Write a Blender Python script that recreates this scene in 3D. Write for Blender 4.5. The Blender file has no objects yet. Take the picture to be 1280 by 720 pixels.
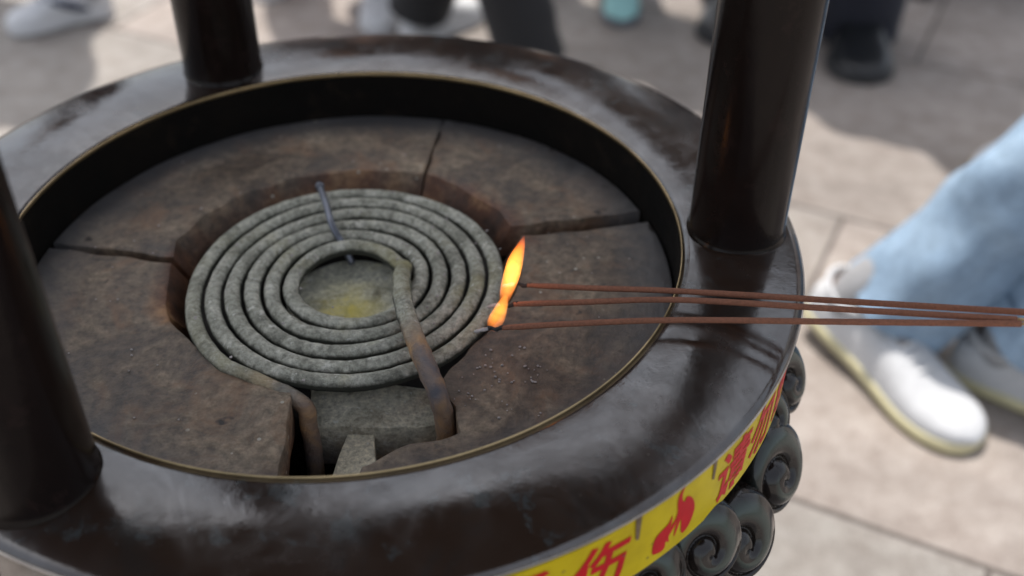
import bpy, bmesh, math, random
import numpy as np
from mathutils import Vector, Matrix, noise
random.seed(7)
PI = math.pi
C = bpy.context.scene.collection
U = 0.32            # radius of the round bronze ring in metres; furnace coordinates are in ring radii
HG = 2.125          # ring top above the ground, in ring radii
def W(x, y, z): return Vector((x*U, y*U, (z+HG)*U))

# ------------------------------------------------------------------ materials
def nmat(name):
    m = bpy.data.materials.new(name); m.use_nodes = True
    nt = m.node_tree; return m, nt, nt.nodes['Principled BSDF']
def nd(nt, t, **kw):
    n = nt.nodes.new(t)
    for k, v in kw.items():
        if k in n.inputs: n.inputs[k].default_value = v
        else: setattr(n, k, v)
    return n
def ramp(nt, stops, src=None):
    r = nt.nodes.new('ShaderNodeValToRGB'); e = r.color_ramp.elements
    while len(e) > 1: e.remove(e[-1])
    e[0].position = stops[0][0]; e[0].color = (*stops[0][1], 1)
    for p, c in stops[1:]:
        x = e.new(p); x.color = (*c, 1)
    if src is not None: nt.links.new(src, r.inputs[0])
    return r
def nz(nt, scale, detail=4, rough=0.55, dist=0.0, vec=None, typ='Object'):
    if vec is None:
        tc = nt.nodes.new('ShaderNodeTexCoord'); vec = tc.outputs[typ]
    n = nt.nodes.new('ShaderNodeTexNoise'); n.inputs['Scale'].default_value = scale
    n.inputs['Detail'].default_value = detail; n.inputs['Roughness'].default_value = rough
    n.inputs['Distortion'].default_value = dist
    nt.links.new(vec, n.inputs['Vector']); return n
def mixc(nt, fac, a, b, typ='MIX'):
    m = nt.nodes.new('ShaderNodeMix'); m.data_type = 'RGBA'; m.blend_type = typ
    for sock, v in ((m.inputs[0], fac), (m.inputs[6], a), (m.inputs[7], b)):
        if hasattr(v, 'links'): nt.links.new(v, sock)
        elif isinstance(v, (int, float)): sock.default_value = v
        else: sock.default_value = (*v, 1)
    return m.outputs[2]
def g3(v): return (v, v, v)
def bump(nt, p, h, strength, dist=0.002):
    b = nt.nodes.new('ShaderNodeBump'); b.inputs['Strength'].default_value = strength
    b.inputs['Distance'].default_value = dist
    nt.links.new(h, b.inputs['Height']); nt.links.new(b.outputs[0], p.inputs['Normal'])

def m_bronze(name, base, hi, r0, r1, spec=0.9, ior=1.75, metal=0.25, dust=0.5):
    m, nt, p = nmat(name); L = nt.links.new
    n1 = nz(nt, 9, 6, .6, .4); n2 = nz(nt, 60, 5, .7)
    c = ramp(nt, [(.35, base), (.55, tuple(.6*a+.4*b for a, b in zip(base, hi))), (.72, hi)], n1.outputs[0])
    sp = ramp(nt, [(.56, g3(0)), (.62, g3(1))], nz(nt, 34, 8, .75, .3).outputs[0])
    col = mixc(nt, sp.outputs[0], c.outputs[0], (0.045, 0.047, 0.046) if name == 'bronze_ring' else tuple(h*1.2 for h in hi))
    sp2 = ramp(nt, [(.74, g3(0)), (.78, g3(1))], nz(nt, 230, 2, .5).outputs[0])
    col = mixc(nt, sp2.outputs[0], col, (0.16, 0.14, 0.11) if name == 'bronze_ring' else tuple(h*1.6 for h in hi))
    L(col, p.inputs['Base Color'])
    rr = ramp(nt, [(.3, g3(r0)), (.7, g3(r1))], n2.outputs[0])
    rb = ramp(nt, [(.42, g3(0)), (.62, g3(dust))], nz(nt, 16, 7, .68, .8).outputs[0])
    ad = nd(nt, 'ShaderNodeMath', operation='MULTIPLY_ADD'); L(rb.outputs[0], ad.inputs[0]); ad.inputs[1].default_value = .35; L(rr.outputs[0], ad.inputs[2])
    L(ad.outputs[0], p.inputs['Roughness'])
    p.inputs['Metallic'].default_value = metal
    p.inputs['IOR'].default_value = ior
    n3 = nz(nt, 7, 3, .5)
    mx = nd(nt, 'ShaderNodeMath', operation='MULTIPLY_ADD'); L(n2.outputs[0], mx.inputs[0]); mx.inputs[1].default_value = .12; L(n3.outputs[0], mx.inputs[2])
    bump(nt, p, mx.outputs[0], .55, .003)
    if name == 'bronze_ring':
        pt = ramp(nt, [(.50, g3(0)), (.56, g3(.75)), (.66, g3(.9))], nz(nt, 11, 8, .72, .5).outputs[0])
        L(mixc(nt, pt.outputs[0], col, (0.026, 0.020, 0.017)), p.inputs['Base Color'])
        # worn film of oil and ash: lowers the gloss in patches
        wr = ramp(nt, [(.40, g3(1)), (.50, g3(.68)), (.60, g3(.92)), (.72, g3(.55))], nz(nt, 7, 9, .70, 1.2).outputs[0])
        sm = nd(nt, 'ShaderNodeMath', operation='MULTIPLY'); L(wr.outputs[0], sm.inputs[0]); sm.inputs[1].default_value = .5
        L(sm.outputs[0], p.inputs['Specular IOR Level'])
    return m
M = {}
M['ring'] = m_bronze('bronze_ring', (0.026, 0.014, 0.009), (0.036, 0.023, 0.017), .07, .15, metal=.0, ior=1.98, dust=.45)
M['post'] = m_bronze('bronze_post', (0.007, 0.0045, 0.0038), (0.012, 0.007, 0.006), .14, .22, metal=.0, ior=1.27, dust=.12)
M['wall'] = m_bronze('sooty_bronze', (0.004, 0.0035, 0.003), (0.010, 0.007, 0.005), .6, .8, metal=.0, ior=1.2, dust=.1)
M['relief'] = m_bronze('green_bronze', (0.011, 0.007, 0.006), (0.018, 0.016, 0.014), .10, .20, metal=.0, ior=1.5, dust=.15)
def m_relief():
    m = M['relief']; nt = m.node_tree; p = nt.nodes['Principled BSDF']; L = nt.links.new
    old = p.inputs['Base Color'].links[0].from_socket
    at = nd(nt, 'ShaderNodeAttribute', attribute_name='patina')
    L(mixc(nt, at.outputs['Fac'], old, (0.065, 0.095, 0.080)), p.inputs['Base Color'])
m_relief()
def m_simple(name, col, rough=.6, var=.25, scale=40, metal=0, bmp=.15, spec=.5, sheen=0, bd=.001):
    m, nt, p = nmat(name)
    n = nz(nt, scale, 5, .6)
    r = ramp(nt, [(.3, tuple(c*(1-var) for c in col)), (.7, tuple(min(1, c*(1+var)) for c in col))], n.outputs[0])
    nt.links.new(r.outputs[0], p.inputs['Base Color'])
    p.inputs['Roughness'].default_value = rough; p.inputs['Metallic'].default_value = metal
    p.inputs['Specular IOR Level'].default_value = spec
    if sheen: p.inputs['Sheen Weight'].default_value = sheen
    bump(nt, p, n.outputs[0], bmp, bd)
    return m
M['brass'] = m_simple('worn_brass_lip', (0.50, 0.37, 0.20), .35, .55, 14, metal=.8)
M['edge'] = m_simple('worn_steel_edge', (0.42, 0.38, 0.34), .3, .4, 18, metal=.8)

def m_slab():
    m, nt, p = nmat('sooty_slab'); L = nt.links.new
    geo = nd(nt, 'ShaderNodeNewGeometry'); 
    n1 = nz(nt, 15, 8, .66, .6); n2 = nz(nt, 120, 6, .7)
    c = ramp(nt, [(.32, (0.044, 0.032, 0.024)), (.46, (0.125, 0.088, 0.060)), (.57, (0.215, 0.160, 0.110)), (.70, (0.35, 0.27, 0.185))], n1.outputs[0])
    g = ramp(nt, [(.38, g3(.5)), (.65, g3(1.3))], n2.outputs[0])
    col = mixc(nt, 1.0, c.outputs[0], g.outputs[0], 'MULTIPLY')
    rust = ramp(nt, [(.52, g3(0)), (.68, g3(.6))], nz(nt, 22, 6, .7, 1.).outputs[0])
    col = mixc(nt, rust.outputs[0], col, (0.215, 0.110, 0.055))
    # cool grey toward the outer part of each slab
    at = nd(nt, 'ShaderNodeAttribute', attribute_name='rim')
    col = mixc(nt, at.outputs['Fac'], col, (0.11, 0.11, 0.115))
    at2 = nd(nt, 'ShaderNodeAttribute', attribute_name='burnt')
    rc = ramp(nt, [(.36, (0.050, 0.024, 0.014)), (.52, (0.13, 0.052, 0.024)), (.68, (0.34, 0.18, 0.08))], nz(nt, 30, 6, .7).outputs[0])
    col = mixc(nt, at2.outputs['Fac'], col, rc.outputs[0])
    v = nt.nodes.new('ShaderNodeTexVoronoi'); v.inputs['Scale'].default_value = 75
    tc = nt.nodes.new('ShaderNodeTexCoord'); L(tc.outputs['Object'], v.inputs['Vector'])
    s = ramp(nt, [(.0, g3(1)), (.085, g3(1)), (.11, g3(0))], v.outputs['Distance'])
    s2 = ramp(nt, [(.56, g3(0)), (.60, g3(1))], nz(nt, 14, 3, .6).outputs[0])
    ml = nd(nt, 'ShaderNodeMath', operation='MULTIPLY'); L(s.outputs[0], ml.inputs[0]); L(s2.outputs[0], ml.inputs[1])
    col = mixc(nt, ml.outputs[0], col, (0.42, 0.38, 0.31))
    pits = ramp(nt, [(.27, g3(1)), (.33, g3(0))], nz(nt, 48, 3, .5).outputs[0])
    col = mixc(nt, pits.outputs[0], col, (0.022, 0.016, 0.013))
    L(col, p.inputs['Base Color'])
    rr = ramp(nt, [(.35, g3(.38)), (.65, g3(.68))], n1.outputs[0]); L(rr.outputs[0], p.inputs['Roughness'])
    a = nd(nt, 'ShaderNodeMath', operation='ADD'); L(n1.outputs[0], a.inputs[0]); L(n2.outputs[0], a.inputs[1])
    bump(nt, p, a.outputs[0], .7, .0022)
    return m
M['slab'] = m_slab()

def m_ash(name, dark, mid, light, yellow, scale=1.0):
    m, nt, p = nmat(name); L = nt.links.new
    n1 = nz(nt, (70 if name == 'ashy_coil' else 34)*scale, 6, .65, .4); n2 = nz(nt, 260, 5, .75)
    c = ramp(nt, [(.30, dark), (.46, mid), (.72, light)], n1.outputs[0])
    g = ramp(nt, [(.34, g3(.58)), (.66, g3(1.38))], n2.outputs[0])
    col = mixc(nt, 1.0, c.outputs[0], g.outputs[0], 'MULTIPLY')
    y = ramp(nt, [(.56, g3(0)), (.72, g3(.4))], nz(nt, 17, 4, .6, .3).outputs[0])
    col = mixc(nt, y.outputs[0], col, yellow)
    fl = ramp(nt, [(.62, g3(0)), (.66, g3(1))], nz(nt, 150, 4, .62).outputs[0])
    col = mixc(nt, fl.outputs[0], col, (0.66, 0.64, 0.56))
    ay = nd(nt, 'ShaderNodeAttribute', attribute_name='sulphur')
    yn = ramp(nt, [(.38, g3(.25)), (.55, g3(1))], nz(nt, 40, 5, .65).outputs[0])
    my = nd(nt, 'ShaderNodeMath', operation='MULTIPLY'); L(ay.outputs['Fac'], my.inputs[0]); L(yn.outputs[0], my.inputs[1])
    col = mixc(nt, my.outputs[0], col, yellow)
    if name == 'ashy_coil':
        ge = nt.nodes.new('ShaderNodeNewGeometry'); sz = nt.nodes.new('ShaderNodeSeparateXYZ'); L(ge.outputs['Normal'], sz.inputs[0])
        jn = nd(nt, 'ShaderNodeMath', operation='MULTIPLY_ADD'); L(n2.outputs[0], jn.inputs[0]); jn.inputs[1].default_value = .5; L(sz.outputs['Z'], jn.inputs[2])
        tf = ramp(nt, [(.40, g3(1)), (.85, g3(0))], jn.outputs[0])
        col = mixc(nt, tf.outputs[0], col, (0.045, 0.045, 0.032))  # ash kept on top; shade of tube sides and gaps painted into the colour
    at = nd(nt, 'ShaderNodeAttribute', attribute_name='bare')
    bc = ramp(nt, [(.38, (0.12, 0.112, 0.125)), (.5, (0.23, 0.16, 0.12)), (.62, (0.45, 0.26, 0.12))], nz(nt, 26, 4, .6, .5).outputs[0])
    col = mixc(nt, at.outputs['Fac'], col, bc.outputs[0])
    L(col, p.inputs['Base Color'])
    rr = nd(nt, 'ShaderNodeMapRange'); L(at.outputs['Fac'], rr.inputs[0]); rr.inputs[3].default_value = .92; rr.inputs[4].default_value = .38
    L(rr.outputs[0], p.inputs['Roughness'])
    a = nd(nt, 'ShaderNodeMath', operation='ADD'); L(n1.outputs[0], a.inputs[0]); L(n2.outputs[0], a.inputs[1])
    bump(nt, p, a.outputs[0], .9, .0022)
    return m
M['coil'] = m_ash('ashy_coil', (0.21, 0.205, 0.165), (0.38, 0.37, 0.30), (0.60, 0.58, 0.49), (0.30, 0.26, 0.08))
M['ash'] = m_ash('ash_bed', (0.16, 0.14, 0.09), (0.54, 0.52, 0.40), (0.84, 0.81, 0.66), (0.74, 0.62, 0.14))
M['brick'] = m_ash('pale_brick', (0.34, 0.30, 0.22), (0.56, 0.52, 0.40), (0.72, 0.67, 0.54), (0.20, 0.18, 0.10))
M['brick2'] = m_ash('beige_brick', (0.44, 0.39, 0.29), (0.62, 0.56, 0.42), (0.72, 0.66, 0.51), (0.30, 0.27, 0.17))
M['soot'] = m_simple('sooty_plate', (0.03, 0.026, 0.022), .9, .5, 40, bmp=.6, bd=.003)
M['rod'] = m_simple('grey_steel_rod', (0.17, 0.18, 0.21), .35, .3, 60, metal=.6)
M['incense'] = m_simple('incense_paste', (0.23, 0.092, 0.052), .85, .22, 600, bmp=.3, bd=.0004)
M['bamboo'] = m_simple('bamboo_core', (0.62, 0.42, 0.20), .6, .15, 90)
M['char'] = m_simple('charred_incense', (0.03, 0.027, 0.026), .9, .5, 500, bmp=.6)
M['whiteash'] = m_simple('white_ash', (0.42, 0.37, 0.35), .95, .35, 400, bmp=.5)

def m_flame(name, H, strength):
    """burning gas: an emitting volume, brighter where the flame is thicker"""
    m = bpy.data.materials.new(name); m.use_nodes = True; nt = m.node_tree; L = nt.links.new
    for n in list(nt.nodes): nt.nodes.remove(n)
    out = nd(nt, 'ShaderNodeOutputMaterial'); em = nd(nt, 'ShaderNodeEmission')
    tc = nt.nodes.new('ShaderNodeTexCoord'); sx = nt.nodes.new('ShaderNodeSeparateXYZ'); L(tc.outputs['Object'], sx.inputs[0])
    dv = nd(nt, 'ShaderNodeMath', operation='DIVIDE'); L(sx.outputs['Z'], dv.inputs[0]); dv.inputs[1].default_value = H
    r = ramp(nt, [(0, (.9, .22, .06)), (.15, (1, .27, .05)), (.5, (1, .36, .055)), (.8, (1, .22, .02)), (1, (1, .10, .01))], dv.outputs[0]); L(r.outputs[0], em.inputs[0])
    t = ramp(nt, [(.0, g3(.10)), (.15, g3(.45)), (.40, g3(1)), (.7, g3(.9)), (1., g3(.35))], dv.outputs[0])
    wn = ramp(nt, [(.36, g3(.6)), (.56, g3(1))], nz(nt, 120, 1, .5, .4).outputs[0])
    m1 = nd(nt, 'ShaderNodeMath', operation='MULTIPLY'); L(t.outputs[0], m1.inputs[0]); L(wn.outputs[0], m1.inputs[1])
    m2 = nd(nt, 'ShaderNodeMath', operation='MULTIPLY'); L(m1.outputs[0], m2.inputs[0]); m2.inputs[1].default_value = strength
    L(m2.outputs[0], em.inputs[1]); L(em.outputs[0], out.inputs['Volume']); return m
M['flame'] = m_flame('flame', .160*U, 225)
M['flame_low'] = m_flame('flame_low', .068*U, 150)

def m_label():
    m, nt, p = nmat('yellow_tape'); L = nt.links.new
    n = nz(nt, 30, 6, .6)
    c = ramp(nt, [(.3, (0.47, 0.345, 0.004)), (.6, (0.60, 0.46, 0.006))], n.outputs[0])
    st = ramp(nt, [(.66, g3(0)), (.72, g3(1))], nz(nt, 48, 5, .6, .6).outputs[0])
    col = mixc(nt, st.outputs[0], c.outputs[0], (0.14, 0.09, 0.04))
    L(col, p.inputs['Base Color']); p.inputs['Roughness'].default_value = .45; p.inputs['IOR'].default_value = 1.3
    bump(nt, p, n.outputs[0], .12, .001)
    return m
M['tape'] = m_label()
M['red'] = m_simple('red_print', (0.52, 0.006, 0.014), .5, .12, 60, bmp=.05, spec=.25)
M['stain'] = m_simple('brown_tape_residue', (0.15, 0.10, 0.055), .6, .4, 200)

def m_ground():
    m, nt, p = nmat('granite_pavers'); L = nt.links.new
    tc = nt.nodes.new('ShaderNodeTexCoord')
    mp = nt.nodes.new('ShaderNodeMapping'); L(tc.outputs['Object'], mp.inputs['Vector'])
    mp.vector_type = 'TEXTURE'
    mp.inputs['Location'].default_value = (2.255*U, 3.168*U, 0); mp.inputs['Rotation'].default_value = (0, 0, math.radians(-26.5))
    b = nt.nodes.new('ShaderNodeTexBrick'); L(mp.outputs[0], b.inputs['Vector'])
    b.offset = .5; b.offset_frequency = 2
    b.inputs['Scale'].default_value = 1; b.inputs['Brick Width'].default_value = .70; b.inputs['Row Height'].default_value = .70
    b.inputs['Mortar Size'].default_value = .0055; b.inputs['Mortar Smooth'].default_value = .4
    b.inputs['Color1'].default_value = (.305, .266, .240, 1); b.inputs['Color2'].default_value = (.265, .247, .226, 1)
    b.inputs['Mortar'].default_value = (.105, .088, .078, 1)
    n1 = nz(nt, 3.2, 6, .6, .3); n2 = nz(nt, 22, 6, .7); n3 = nz(nt, 260, 3, .7)
    r1 = ramp(nt, [(.32, g3(.78)), (.68, g3(1.16))], n1.outputs[0])
    r2 = ramp(nt, [(.35, (.80, .76, .74)), (.65, (1.14, 1.14, 1.14))], n2.outputs[0])
    r3 = ramp(nt, [(.35, g3(.80)), (.65, g3(1.15))], n3.outputs[0])
    col = mixc(nt, 1.0, b.outputs['Color'], r1.outputs[0], 'MULTIPLY')
    col = mixc(nt, 1.0, col, r2.outputs[0], 'MULTIPLY'); col = mixc(nt, 1.0, col, r3.outputs[0], 'MULTIPLY')
    L(col, p.inputs['Base Color']); p.inputs['Roughness'].default_value = .75
    bump(nt, p, n3.outputs[0], .2, .001)
    return m
M['ground'] = m_ground()

# ------------------------------------------------------------------ object helpers
def tag(o, label=None, cat=None, group=None, kind=None):
    if label: o['label'] = label
    if cat: o['category'] = cat
    if group: o['group'] = group
    if kind: o['kind'] = kind
    return o
def thing(name, label, cat, loc, group=None):
    o = bpy.data.objects.new(name, None); C.objects.link(o); o.location = loc; o.empty_display_size = .05
    return tag(o, label, cat, group)
def origin_of(par):
    v = Vector((0, 0, 0))
    while par is not None: v += par.location; par = par.parent
    return v
def mesh(name, V, F, mat, parent=None, smooth=True, loc=None, attrs=None, sharp=None):
    """V in world metres; the object's origin sits at its parent's (or at loc)."""
    me = bpy.data.meshes.new(name)
    o = bpy.data.objects.new(name, me); C.objects.link(o)
    off = origin_of(parent) if parent else Vector(loc or (0, 0, 0))
    if parent: o.parent = parent
    else: o.location = off
    me.from_pydata([tuple(Vector(v)-off) for v in V], [], F); me.update()
    mats = mat if isinstance(mat, (list, tuple)) else [mat]
    for x in mats: me.materials.append(x)
    if smooth: me.polygons.foreach_set('use_smooth', [True]*len(me.polygons))
    if attrs:
        for k, vals in attrs.items():
            a = me.attributes.new(k, 'FLOAT', 'POINT'); a.data.foreach_set('value', np.asarray(vals, dtype=np.float32))
    bm = bmesh.new(); bm.from_mesh(me); bmesh.ops.recalc_face_normals(bm, faces=bm.faces); bm.to_mesh(me); bm.free()
    if sharp:
        me.set_sharp_from_angle(angle=math.radians(sharp))
    return o
def lathe(profile, n=180, closed=False):
    V = []; F = []; k = len(profile)
    for i in range(n):
        a = 2*PI*i/n
        for r, z in profile: V.append(W(r*math.cos(a), r*math.sin(a), z))
    for i in range(n):
        j = (i+1) % n
        for q in range(k if closed else k-1):
            s = (q+1) % k
            F.append((i*k+q, j*k+q, j*k+s, i*k+s))
    return V, F
def catmull(P, n):
    P = [np.array(p, float) for p in P]; P = [2*P[0]-P[1]]+P+[2*P[-1]-P[-2]]; out = []
    for i in range(1, len(P)-2):
        for j in range(n):
            t = j/n; a, b, c, d = P[i-1:i+3]
            out.append(.5*((2*b)+(c-a)*t+(2*a-5*b+4*c-d)*t*t+(3*b-a-3*c+d)*t**3))
    out.append(P[-2]); return out
def tube(path, rad, seg=14, wob=0.0, wobs=20, cap=True):
    """path: world points; rad: number or list"""
    P = [Vector(p) for p in path]; n = len(P); V = []; F = []
    up = Vector((0, 0, 1)); T0 = (P[1]-P[0]).normalized()
    if abs(T0.dot(up)) > .9: up = Vector((1, 0, 0))
    N = (up - T0*up.dot(T0)).normalized()
    for i in range(n):
        T = (P[min(i+1, n-1)]-P[max(i-1, 0)]).normalized()
        N = (N - T*N.dot(T)).normalized(); B = T.cross(N)
        r = rad[i] if hasattr(rad, '__len__') else rad
        for s in range(seg):
            a = 2*PI*s/seg; d = N*math.cos(a)+B*math.sin(a)
            rr = r
            if wob: rr = r*(1+wob*noise.noise((P[i]+d*r)*wobs))
            V.append(P[i]+d*rr)
    for i in range(n-1):
        for s in range(seg):
            t = (s+1) % seg; F.append((i*seg+s, i*seg+t, (i+1)*seg+t, (i+1)*seg+s))
    if cap: F.append(tuple(range(seg))[::-1]); F.append(tuple((n-1)*seg+s for s in range(seg)))
    return V, F
def join(*parts):
    V = []; F = []
    for v, f in parts:
        o = len(V); V += list(v); F += [tuple(i+o for i in q) for q in f]
    return V, F
def box(c, s, rz=0, bev=0):
    bm = bmesh.new(); bmesh.ops.create_cube(bm, size=1)
    bmesh.ops.scale(bm, vec=s, verts=bm.verts)
    if bev: bmesh.ops.bevel(bm, geom=list(bm.edges), offset=bev, segments=2, affect='EDGES', profile=.6)
    bmesh.ops.rotate(bm, cent=(0, 0, 0), matrix=Matrix.Rotation(rz, 3, 'Z'), verts=bm.verts)
    bmesh.ops.translate(bm, vec=c, verts=bm.verts)
    bm.verts.index_update()
    V = [v.co.copy() for v in bm.verts]; F = [tuple(v.index for v in f.verts) for f in bm.faces]; bm.free(); return V, F

# ------------------------------------------------------------------ camera
cam = bpy.data.cameras.new('camera'); co = bpy.data.objects.new('camera', cam); C.objects.link(co)
bpy.context.scene.camera = co
fpx, th, roll = 1365.43, 0.66430, 0.0068
fw = Vector((0, math.cos(th), -math.sin(th))); rt = Vector((1, 0, 0)); up = rt.cross(fw)
r2 = math.cos(roll)*rt+math.sin(roll)*up; u2 = -math.sin(roll)*rt+math.cos(roll)*up
mw = Matrix((r2, u2, -fw)).transposed().to_4x4(); mw.translation = W(0.3678, -1.9960, 1.3916)
co.matrix_world = mw
cam.sensor_width = 36; cam.lens = 36*fpx/1280; cam.clip_end = 500; cam.clip_start = .01
cam.dof.use_dof = True; cam.dof.focus_distance = 2.16*U
cam.dof.aperture_fstop = 3.2; cam.dof.aperture_blades = 9

# ------------------------------------------------------------------ the incense furnace
F0 = thing('incense_furnace', 'round dark bronze furnace with three posts and a yellow warning tape around its rim', 'incense burner', W(0, 0, -HG))
ring_prof = [(.7415, -.012)]+[(.7425+.252*i/16, -.0035+.0115*(1-(2*i/16-1)**2)) for i in range(17)]+[(.9965, -.009)]
V, F = lathe(ring_prof, 240); mesh('ring', V, F, M['ring'], F0)
V, F = lathe([(.7422, -.004), (.7412, -.0002), (.7400, .0004), (.7388, -.001), (.7388, -.0095), (.7422, -.0095)], 240, True); mesh('brass_lip', V, F, M['brass'], F0)
V, F = lathe([(.9955, -.0088), (.9975, -.0086), (.9990, -.0098), (.9988, -.0118), (.9945, -.0125), (.993, -.0115)], 240, True); mesh('edge_trim', V, F, M['edge'], F0)
V, F = lathe([(.7385, -.0098), (.7385, -.30), (.70, -.47), (.55, -.60), (0.001, -.62)], 200); mesh('inner_wall', V, F, M['wall'], F0)
V, F = lathe([(.9955, -.0127), (.990, -.0155), (.9845, -.030)], 240); mesh('rim_groove', V, F, M['wall'], F0)
V, F = lathe([(.9848, -.030), (.985, -.19), (.975, -.205), (.93, -.215)], 240); mesh('skirt', V, F, M['ring'], F0)
# posts with a small cast flare at the foot
for a in (0.035, 120.035, 240.035):
    ca, sa = .865*math.cos(math.radians(a)), .865*math.sin(math.radians(a))
    prof = [(.110, .003), (.1075, .0095), (.106, .012), (.105, .018), (.105, .04), (.105, .5), (.105, 1.5), (.105, 2.95)]
    V = []; F = []; n = 64; k = len(prof)
    for i in range(n):
        q = 2*PI*i/n
        for r, z in prof: V.append(W(ca+r*math.cos(q), sa+r*math.sin(q), z))
    for i in range(n):
        for s in range(k-1): F.append((i*k+s, ((i+1) % n)*k+s, ((i+1) % n)*k+s+1, i*k+s+1))
    mesh('post', V, F, M['post'], F0)
# hexagonal bronze canopy held by the posts
RT = [(2.2, 2.88), (2.2, 2.95), (1.6, 3.25), (1.0, 3.55), (.45, 4.0), (.12, 4.5), (.05, 4.75)]
V = []; F = []; n = 96
def hexr(a): 
    b = (a+PI/6) % (PI/3)-PI/6
    return .94/max(math.cos(b), .1)
prof = [(.0, 2.94), (1.2, 2.93)] + RT + [(0.001, 4.8)]
k = len(prof)
for i in range(n):
    a = 2*PI*i/n
    for r, z in prof:
        w = min(1, r/2.2)
        rr = r*(1-w+w*hexr(a)); zz = z+.30*(w**3)*max(0, (hexr(a)-1.0)/.085)
        V.append(W(rr*math.cos(a), rr*math.sin(a), zz))
for i in range(n):
    for s in range(k-1): F.append((i*k+s, ((i+1) % n)*k+s, ((i+1) % n)*k+s+1, i*k+s+1))
mesh('canopy_roof', V, F, M['post'], F0, sharp=35)
# bowl below the ring
V, F = lathe([(.92, -.206), (.945, -.26), (.962, -.34), (.965, -.44), (.955, -.56), (.93, -.68), (.86, -.85), (.72, -1.05), (.55, -1.18), (.48, -1.28), (.46, -1.45), (.50, -1.60), (.62, -1.75), (.74, -1.86), (.78, -1.95), (.78, -2.05), (.84, -2.06), (.84, -HG+.001), (0.001, -HG+.001)], 160)
mesh('bowl', V, F, M['relief'], F0, attrs={'patina': [.8 if (-.5 < v[2]/U-HG < -.25 and math.sin(math.atan2(v[1], v[0])*12+5.2) > .1) else 0.0 for v in V]}, sharp=50)

# cloud scroll relief: spirals raised on the bowl under the skirt
def medallion(phi, z, rc, r, az, el, ph0, ch=1, depth=1.5):
    """a cast curl: rounded boss with a spiral ridge on its face; built once at its angle on the bowl"""
    pr = math.radians(phi); P = np.array([rc*math.cos(pr), rc*math.sin(pr), z])
    a, e = math.radians(az), math.radians(el)
    N = np.array([math.cos(e)*math.cos(a), math.cos(e)*math.sin(a), math.sin(e)])
    X = np.cross([0, 0, 1], N); X /= np.linalg.norm(X); Y = np.cross(N, X)
    nr_, nt_ = 44, 120; V = []; F = []; pat = []
    for i in range(nr_+14):
        for k in range(nt_):
            t = 2*PI*k/nt_
            if i < nr_:
                rho = (i+.02)/nr_
                s = (rho**.85)/.68-(t*ch+ph0)/(2*PI); fr = s-math.floor(s)
                rg = max(0, 1-(2*fr-1)**2)**.55
                if rho < .16: rg = rg*(rho/.16)+.9*(1-rho/.16)
                if rho > .78: q = (rho-.78)/.22; rg = rg*(1-q)+.85*q
                dome = .42*math.sqrt(max(0, 1-(rho*.94)**2.2))
                h = r*(dome*1.05+.30*rg*(1-.15*rho)-.14)
                if rho > .9: h -= r*.16*((rho-.9)/.1)**2
                w = rho
                pt = min(1, max(0, (rg-.86)*7))*.55*(1 if rho > .3 else 0)
            else:
                q = (i-nr_+1)/14
                w = 1.0+.03*math.sin(q*PI*.5)-.22*q*q; h0 = r*(.42*math.sqrt(1-.94**2.2)+.26*.85*.75-.28)
                h = h0-r*depth*q; pt = 0
            lobe = 1+.15*math.cos(t-.9)*w
            c = P+X*(r*w*lobe*math.cos(t))+Y*(r*w*lobe*math.sin(t)*1.10)+N*h
            V.append(W(*c)); pat.append(pt)
    m_ = nr_+14
    for i in range(m_-1):
        for k in range(nt_): F.append((i*nt_+k, i*nt_+(k+1) % nt_, (i+1)*nt_+(k+1) % nt_, (i+1)*nt_+k))
    F.append(tuple(range(nt_)))
    return mesh('cloud_scroll', V, F, M['relief'], F0, attrs={'patina': pat})
protos = [medallion(-33, -.405, .985, .096, -58, 22, 2.4), medallion(-23.0, -.365, .995, .098, -44, 20, 2.9),
          medallion(-20.0, -.265, .965, .070, -42, 26, 1.6), medallion(-12.5, -.265, .985, .080, -36, 22, 2.4), medallion(-43, -.56, .925, .080, -72, 24, 2.2)]
for k in range(1, 12):
    for q in protos:
        c = q.copy(); C.objects.link(c); c.parent = F0; c.rotation_euler = (0, 0, math.radians(30*k))

# warning tape around the skirt
LR = .9885
def cylpt(phi, z, r): return W(r*math.cos(phi), r*math.sin(phi), z)
a1, a2, n = math.radians(-103), math.radians(40), 260
ZT, ZB = -.030, -.185
V = []; F = []
for i in range(n+1):
    a = a1+(a2-a1)*i/n
    jt = .0025*noise.noise(Vector((a*9, 0, 0))); jb = .003*noise.noise(Vector((a*7, 5, 0)))
    for (z, r) in ((ZT+jt, LR-.003), (ZT+jt, LR), (ZB+jb, LR), (ZB+jb, LR-.003)): V.append(cylpt(a, z, r))
for i in range(n):
    for q in range(3): F.append((i*4+q, (i+1)*4+q, (i+1)*4+q+1, i*4+q+1))
tape = mesh('warning_tape', V, F, M['tape'], F0, smooth=True, sharp=40)
tape['label'] = 'yellow warning tape with red Chinese writing and a flame mark'

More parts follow.
